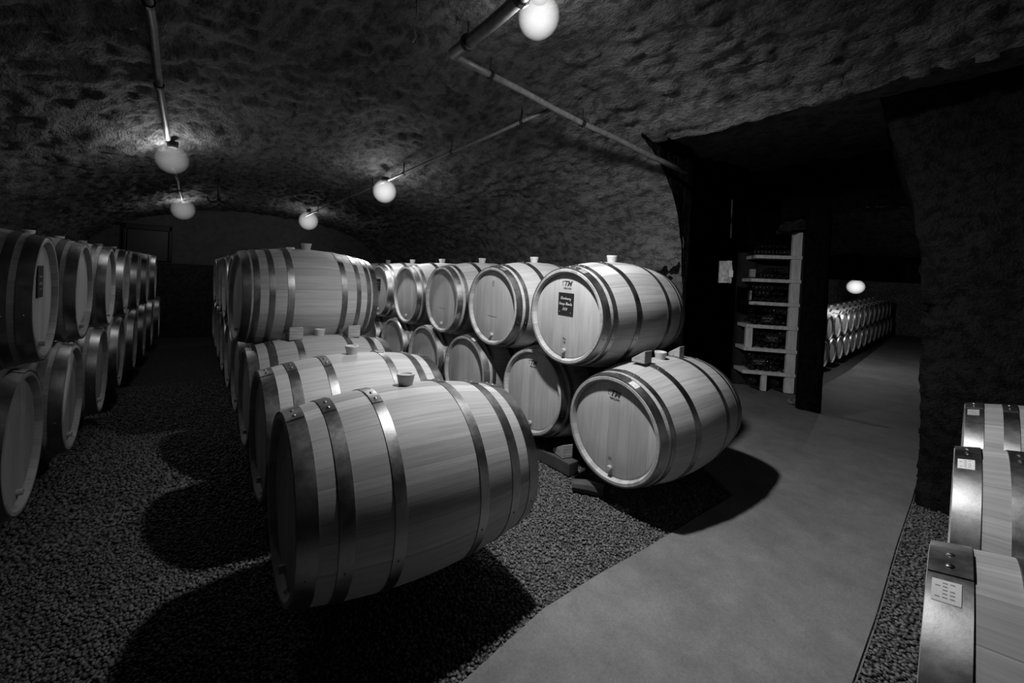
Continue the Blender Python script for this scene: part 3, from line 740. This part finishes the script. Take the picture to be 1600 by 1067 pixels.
# wooden wedges
def wedge(c, d, rz, label, tiltx=0.):
    bm = bmesh.new(); l, w, h = d
    v = [bm.verts.new(p) for p in ((-l/2, -w/2, 0), (l/2, -w/2, 0), (l/2, w/2, 0), (-l/2, w/2, 0), (-l/2, -w/2, h), (l/2, -w/2, h*.25), (l/2, w/2, h*.25), (-l/2, w/2, h))]
    for f in ((3, 2, 1, 0), (4, 5, 6, 7), (0, 1, 5, 4), (1, 2, 6, 5), (2, 3, 7, 6), (3, 0, 4, 7)): bm.faces.new([v[i] for i in f])
    bmesh.ops.bevel(bm, geom=bm.edges[:], offset=.003, segments=1, affect='EDGES')
    o = from_bm('wooden_wedge', bm, M['timber']); o.location = c; o.rotation_euler = (tiltx, 0, rz)
    tag(o, label, 'wedge', 'wedges between barrels')
    return o
# l runs along the row (-> under the upper barrel), thick end towards the viewer
wedge((2.20, 1.36, .806), (.085, .075, .075), R(90), 'pale wedge on the lower front right barrel, holding the slate-labelled barrel', 0)
wedge((2.60, 1.37, .806), (.085, .06, .075), R(90), 'small pale wedge beside the bung of the lower front right barrel', 0)
wedge((.62, 2.90, .800), (.13, .085, .085), R(90), 'left wedge under the front upper barrel of the middle stack', 0)
wedge((1.00, 2.90, .800), (.13, .085, .085), R(90), 'right wedge under the front upper barrel of the middle stack', 0)
wedge((2.12, 1.86, .088), (.12, .08, .09), R(75), 'pale wedge low on the bearer beside the lower front right barrel', 0)
bm = bmesh.new(); tube(bm, [(1.95, 1.62, .03), (2.0, 1.55, .035), (2.05, 1.47, .032)], [.034, .04, .036], 10)
tag(from_bm('timber_offcut', bm, M['beam']), 'short round timber offcut on gravel before the lower front right barrel', 'offcut')

# ------------------------------------------------------------------ wine rack
rack_o = Vector((6.12, 1.71, .012)); ru = Vector((-.638, .770, 0)); rn = Vector((.770, .638, 0))
rk = empty('wine_rack', rack_o, (0, 0, math.atan2(ru.y, ru.x)))
tag(rk, 'tall pale wooden bottle rack beside the black pillar at the tunnel mouth', 'wine rack')
# local frame: x = to the left as seen, y = depth is -rn -> use local y = -(into rack)
def rbox(name, x0, x1, y0, y1, z0, z1, mat, bev=.003, lab=None):
    bm = bmesh.new(); box(bm, ((x0+x1)/2, -(y0+y1)/2, (z0+z1)/2), (x1-x0, y1-y0, z1-z0), bev=bev)
    o = from_bm(name, bm, mat, rk); 
    if lab: o['label'] = lab
    return o
SH = [.245, .535, .825, 1.115, 1.405, 1.70]
SW = [.58, .575, .565, .55, .54, .50]
for z, w in zip(SH, SW): rbox('shelf', -.005, w, -.012, .30, z-.042, z, M['rack'])
zz = [0]+SH+[1.99]
for i in range(7): rbox('post_block', 0, .098, 0, .05, zz[i]+.001, zz[i+1]-(.043 if i < 6 else 0), M['rack'])
rbox('side_board', -.03, -.004, 0, .32, 0, 1.95, M['rack_side'], lab='side board with shade in its colour')
rbox('back_board', 0, .60, .32, .335, 0, 1.75, M['rack_side'], lab='back board with shade in its colour')
rbox('post_block', .30, .355, 0, .05, 0, .202, M['rack']); rbox('post_block', .485, .56, 0, .05, .536, .782, M['rack'])
rbox('bottle_crate', .49, .545, .0, .06, 1.42, 1.52, M['timber']); rbox('bottle_crate', .52, .565, .0, .05, 1.13, 1.25, M['timber'])
def name_tag(x, z, w, seed):
    o = rbox('name_tag', x-w/2, x+w/2, -.004, .004, z-.045, z+.045, M['slate'], .001, 'small dark name tag')
    me = stroke_mesh('tag_writing', shift(scribble(w*.75, .010, 11, seed), 0, .012)+shift(scribble(w*.4, .007, 6, seed+3), .0, -.018), M['print'], .0022)
    wv = bpy.data.objects.new('tag_writing', me); C.objects.link(wv); wv.parent = o
    wv.matrix_local = Matrix(((-1, 0, 0, x), (0, 0, 1, .006), (0, 1, 0, z), (0, 0, 0, 1)))
name_tag(.33, .90, .14, 1); name_tag(.27, .66, .15, 2); name_tag(.40, .36, .16, 3)
def bottle_mesh():
    bm = bmesh.new()     # axis along +X: base at 0, mouth at .30
    lathe(bm, [(.012, .0005), (.004, .018), (0, .030), (.001, .036), (.006, .039), (.17, .039), (.195, .033), (.215, .020), (.235, .0155), (.278, .0145), (.28, .0165), (.295, .0165), (.298, .013), (.298, .0005)], 'X', 20)
    bmesh.ops.recalc_face_normals(bm, faces=bm.faces[:])
    me = bpy.data.meshes.new('wine_bottle'); bm.to_mesh(me); bm.free(); me.materials.append(M['glass'])
    me.polygons.foreach_set('use_smooth', [True]*len(me.polygons)); me.set_sharp_from_angle(angle=R(50))
    return me
BOT = bottle_mesh()
rows = [(SH[5], [5, 4], 'top shelf'), (SH[4], [4, 2], 'second shelf from the top'), (SH[3], [5, 4, 5], 'third shelf from the top'), (SH[2], [5, 4, 5], 'fourth shelf from the top'), (SH[1], [4, 3, 4], 'fifth shelf from the top'), (SH[0], [5, 4, 5], 'lowest raised shelf'), (0.0, [2, 2], 'floor compartment')]
rr = random.Random(11)
for zi, layers, nm in rows:
    for li, n in enumerate(layers):
        for i in range(n):
            x = .142+.0815*(i+(.5 if li % 2 else 0)) + (0 if zi else (.0 if i < 2 else .1))
            if zi == 0 and i == 1: x += .17
            z = zi+.0395+li*.069+.012
            d = -.005+rr.uniform(0, .02)
            neck = (li % 2 == 1) if zi == SH[5] else rr.random() < .55
            o = bpy.data.objects.new('wine_bottle', BOT); C.objects.link(o)
            p = rack_o+ru*x
            if neck: p = p+rn*(d+.27-.0); ax = -rn
            else: p = p+rn*(d+.03); ax = rn
            if neck: p = rack_o+ru*x+rn*(.30+d-.005)
            o.location = (p.x, p.y, z); o.rotation_euler = (0, 0, math.atan2(ax.y, ax.x))
            tag(o, f'dark glass wine bottle lying in the {nm} of the wooden rack', 'bottle', f'bottles in the {nm} of the rack')

# rubble at the pillar's foot
bm = bmesh.new(); bmesh.ops.create_icosphere(bm, subdivisions=3, radius=1)
for v in bm.verts:
    n = fbm(np.array([v.co.x*2+5]), np.array([v.co.y*2+v.co.z*1.7]), 3, 3)[0]; v.co *= 1+.5*n; v.co.x *= .12; v.co.y *= .075; v.co.z *= .035
o = from_bm('stone', bm, M['tunnel'], smooth=True); p = at_z(1243, 628, .03); o.location = (p.x, p.y, .035); tag(o, 'low flat stone on the floor at the foot of the wine rack', 'stone')

# stone patch on the recess wall, pale colour standing for caught light, plus switch
p = at_x(1133, 425, 4.9)
bm = bmesh.new(); bmesh.ops.create_cube(bm, size=1); bmesh.ops.subdivide_edges(bm, edges=bm.edges[:], cuts=7, use_grid_fill=True)
for v in bm.verts:
    n = fbm(np.array([v.co.x*5+v.co.y*3]), np.array([v.co.z*5+v.co.y]), 3, 9)[0]; v.co *= 1+.25*n; v.co.x *= .11; v.co.y *= .12; v.co.z *= .24
o = from_bm('lit_stone_patch', bm, M['lit_stone']); o.location = p; o.rotation_euler = (0, 0, .45); tag(o, 'pitted stone patch coloured pale for light caught on the dark wall left of the wine rack', 'stone')
p = at_x(1147, 428, 4.6)
sw = empty('light_switch', p, (0, 0, .45)); tag(sw, 'small white switch box beside the light-painted stone patch on the dark wall', 'switch')
bm = bmesh.new(); box(bm, (0, .03, 0), (.085, .04, .075), bev=.006); from_bm('switch_box', bm, M['white'], sw)
bm = bmesh.new(); box(bm, (0, .006, 0), (.03, .012, .04), bev=.003); from_bm('rocker', bm, M['slate'], sw)['label'] = 'dark rocker'
bm = bmesh.new(); tube(bm, [at_x(1142, 372, 4.8), at_x(1143, 340, 4.8), at_x(1144, 312, 4.8)], .007, 6)
tag(from_bm('wall_cable', bm, M['beam']), 'thin vertical cable on the dark wall above the switch', 'cable')

# door in the back wall
dr = empty('door_1', (0, 8.92, 0)); struct(dr)
x0, x1, zt_, zb_ = at_y(199, 350, 8.92).x, at_y(264, 350, 8.92).x, at_y(232, 352, 8.92).z, 1.30
bm = bmesh.new(); box(bm, ((x0+x1)/2, 8.92, (zt_+zb_)/2), (x1-x0, .06, zt_-zb_), bev=.01); o = from_bm('door_leaf', bm, M['door']); o.parent = dr; o.matrix_parent_inverse = Matrix.Translation((0, -8.92, 0))
bm = bmesh.new(); box(bm, ((x0+x1)/2, 8.91, zt_-.04), (x1-x0+.1, .09, .09), bev=.01); box(bm, (x1+.03, 8.91, (zt_+zb_)/2), (.05, .09, zt_-zb_), bev=.01); box(bm, (x0-.03, 8.91, (zt_+zb_)/2), (.05, .09, zt_-zb_), bev=.01)
o = from_bm('door_frame', bm, M['iron']); o.parent = dr; o.matrix_parent_inverse = Matrix.Translation((0, -8.92, 0))

# ------------------------------------------------------------------ pipes, hook, lamps
def pipe(pts, rad, label, clips=()):
    root = empty('ceiling_pipe', pts[0]); tag(root, label, 'pipe', 'conduits along the vault')
    bm = bmesh.new(); n = []
    pts = [Vector(p) for p in pts]
    full = []
    for a, b in zip(pts[:-1], pts[1:]):
        k = max(2, int((b-a).length/.25)); full += [a.lerp(b, i/k) for i in range(k)]
    full.append(pts[-1]); rr = random.Random(len(full))
    full = [p+Vector((rr.uniform(-1, 1), rr.uniform(-1, 1), rr.uniform(-1, 1)))*.006 for p in full]
    tube(bm, [p-pts[0] for p in full], rad, 10); from_bm('tube', bm, M['pipe'], root, smooth=True)
    for i in range(1, len(full)-1, 3):
        bm = bmesh.new(); t = (full[i+1]-full[i-1]).normalized(); q = full[i]-pts[0]
        tube(bm, [q-t*.012, q+t*.012], rad*1.35, 10); tube(bm, [q, q+Vector((0, 0, .11))], .006, 6); from_bm('clip', bm, M['iron'], root)
ZP = 2.53
pipe([at_z(708, 86, ZP), at_z(858, 166, ZP-.03), at_z(960, 215, 2.40), at_z(1072, 270, 2.2)], .021, 'long conduit crossing the vault from the crown down to the right')
pipe([at_z(708, 86, ZP-.015), at_z(760, 44, ZP-.01), at_z(815, -6, ZP), at_z(900, -110, ZP)], .033, 'thick dark pipe along the crown beside the brightest lamp')
a, b, c, d = at_z(862, 170, ZP-.02), at_z(610, 280, 2.27), at_z(490, 332, 2.22), at_z(476, 338, 2.2)
pipe([a, at_z(736, 225, 2.38), b, c, d], .014, 'thin conduit along the vault linking the two lamps above the middle stack')
pipe([at_z(226, -40, 2.40), at_z(236, 40, 2.40), at_z(263, 218, 2.21)], .020, 'straight conduit along the left of the vault to the left lamp')
pipe([at_z(270, 262, 2.17), at_z(277, 283, 2.16), at_z(285, 312, 2.14)], .016, 'short conduit between the two lamps on the left of the vault')
# hook
p = at_z(342, 293, 2.10)
bm = bmesh.new(); tube(bm, [p+Vector((0, 0, .1)), p, p-Vector((0, 0, .13))], .012, 8)
for s in (-1, 1):
    tube(bm, [p+Vector((rt.x, rt.y, 0))*s*q[0]+Vector((0, 0, q[1])) for q in [(0, -.13), (.035, -.155), (.075, -.16), (.11, -.14), (.12, -.10)]], [.013, .012, .011, .009, .006], 8)
tag(from_bm('ceiling_hook', bm, M['iron'], smooth=True), 'black iron double hook hanging from the vault at the far end', 'hook')
# hanging wire loop
bm = bmesh.new(); p = at_z(652, 0, 2.60); q = at_z(646, 40, 2.55)
tube(bm, [p, p.lerp(q, .5)+Vector((.01, 0, -.01)), q, q+Vector((.01, .0, -.03)), at_z(650, 58, 2.52), at_z(645, 66, 2.51)], .0045, 6)
tag(from_bm('wire', bm, M['pipe'], smooth=True), 'short bent wire dangling from the rock left of the brightest lamp', 'wire')

def lamp(px, py, z, rad, glow, power, label, spot=None, lr=.05):
    c = at_z(px, py, z)
    t = empty('ceiling_lamp', c); tag(t, label, 'lamp', 'lit globe lamps')
    bm = bmesh.new(); bmesh.ops.create_uvsphere(bm, u_segments=32, v_segments=20, radius=rad); o = from_bm('globe', bm, lamp_glass('lit_globe', glow), t, smooth=True); o['label'] = 'glowing round globe'
    bm = bmesh.new(); lathe(bm, [(rad*.8, .0005), (rad*.8, .035), (rad*.8+.05, .04), (rad*.8+.055, .0005)], 'Z', 20); from_bm('lamp_base', bm, M['iron'], t)
    if power:
        l = bpy.data.lights.new('lamp_light', 'POINT'); l.energy = power; l.shadow_soft_size = lr; lo = bpy.data.objects.new('lamp_light', l); C.objects.link(lo); lo.location = c
    if spot:
        e, tgt, ang, bl = spot
        l = bpy.data.lights.new('lamp_beam', 'SPOT'); l.energy = e; l.shadow_soft_size = lr; l.spot_size = R(ang); l.spot_blend = bl
        lo = bpy.data.objects.new('lamp_beam', l); C.objects.link(lo); lo.location = c
        lo.rotation_euler = Vector(tgt).to_track_quat('-Z', 'Y').to_euler()
    return c
L1 = lamp(842, 27, 2.48, .095, .50, 7, 'brightest globe lamp at the crown of the vault near the top of the photo', spot=(222, (.50, .1, -.86), 160, 1.0), lr=.05)
lamp(601, 299, 2.15, .125, .42, 7, 'globe lamp above the middle stack, the nearer on its conduit', spot=(75, (-.05, -.2, -.97), 150, 1.0))
lamp(482, 345, 2.12, .16, .26, 5, 'small globe lamp at the far end above the middle stack')
lamp(269, 249, 2.10, .115, .11, 7.5, 'dim globe lamp on the left of the vault, the larger of two')
lamp(286, 327, 2.05, .15, .11, 4.5, 'dim globe lamp at the far left end of the vault')
d = ray(1337, 448); p = CAM+d*10.2
def lamp_at(p, rad, glow, power, label):
    t = empty('ceiling_lamp', p); tag(t, label, 'lamp', 'lit globe lamps')
    bm = bmesh.new(); bmesh.ops.create_uvsphere(bm, u_segments=32, v_segments=20, radius=rad); o = from_bm('globe', bm, lamp_glass('lit_globe', glow), t, smooth=True)
    bm = bmesh.new(); lathe(bm, [(rad*.8, .0005), (rad*.8, .035), (rad*.8+.05, .04), (rad*.8+.055, .0005)], 'Z', 20); from_bm('lamp_base', bm, M['iron'], t)
    l = bpy.data.lights.new('lamp_light', 'POINT'); l.energy = power; l.shadow_soft_size = .06; lo = bpy.data.objects.new('lamp_light', l); C.objects.link(lo); lo.location = p
lamp_at(p, .18, .5, 50, 'bright globe lamp low in the tunnel above the far barrels')

# ------------------------------------------------------------------ world and view
w = bpy.data.worlds.new('world'); bpy.context.scene.world = w; w.use_nodes = True
w.node_tree.nodes['Background'].inputs[0].default_value = (1, 1, 1, 1); w.node_tree.nodes['Background'].inputs[1].default_value = .0005
sc = bpy.context.scene
sc.view_settings.view_transform = 'Standard'; sc.view_settings.look = 'None'; sc.view_settings.gamma = 1; sc.view_settings.exposure = 0
sc.view_settings.use_curve_mapping = False
sc.cycles.max_bounces = 6; sc.cycles.use_denoising = True
sc.cycles.sample_clamp_indirect = 3
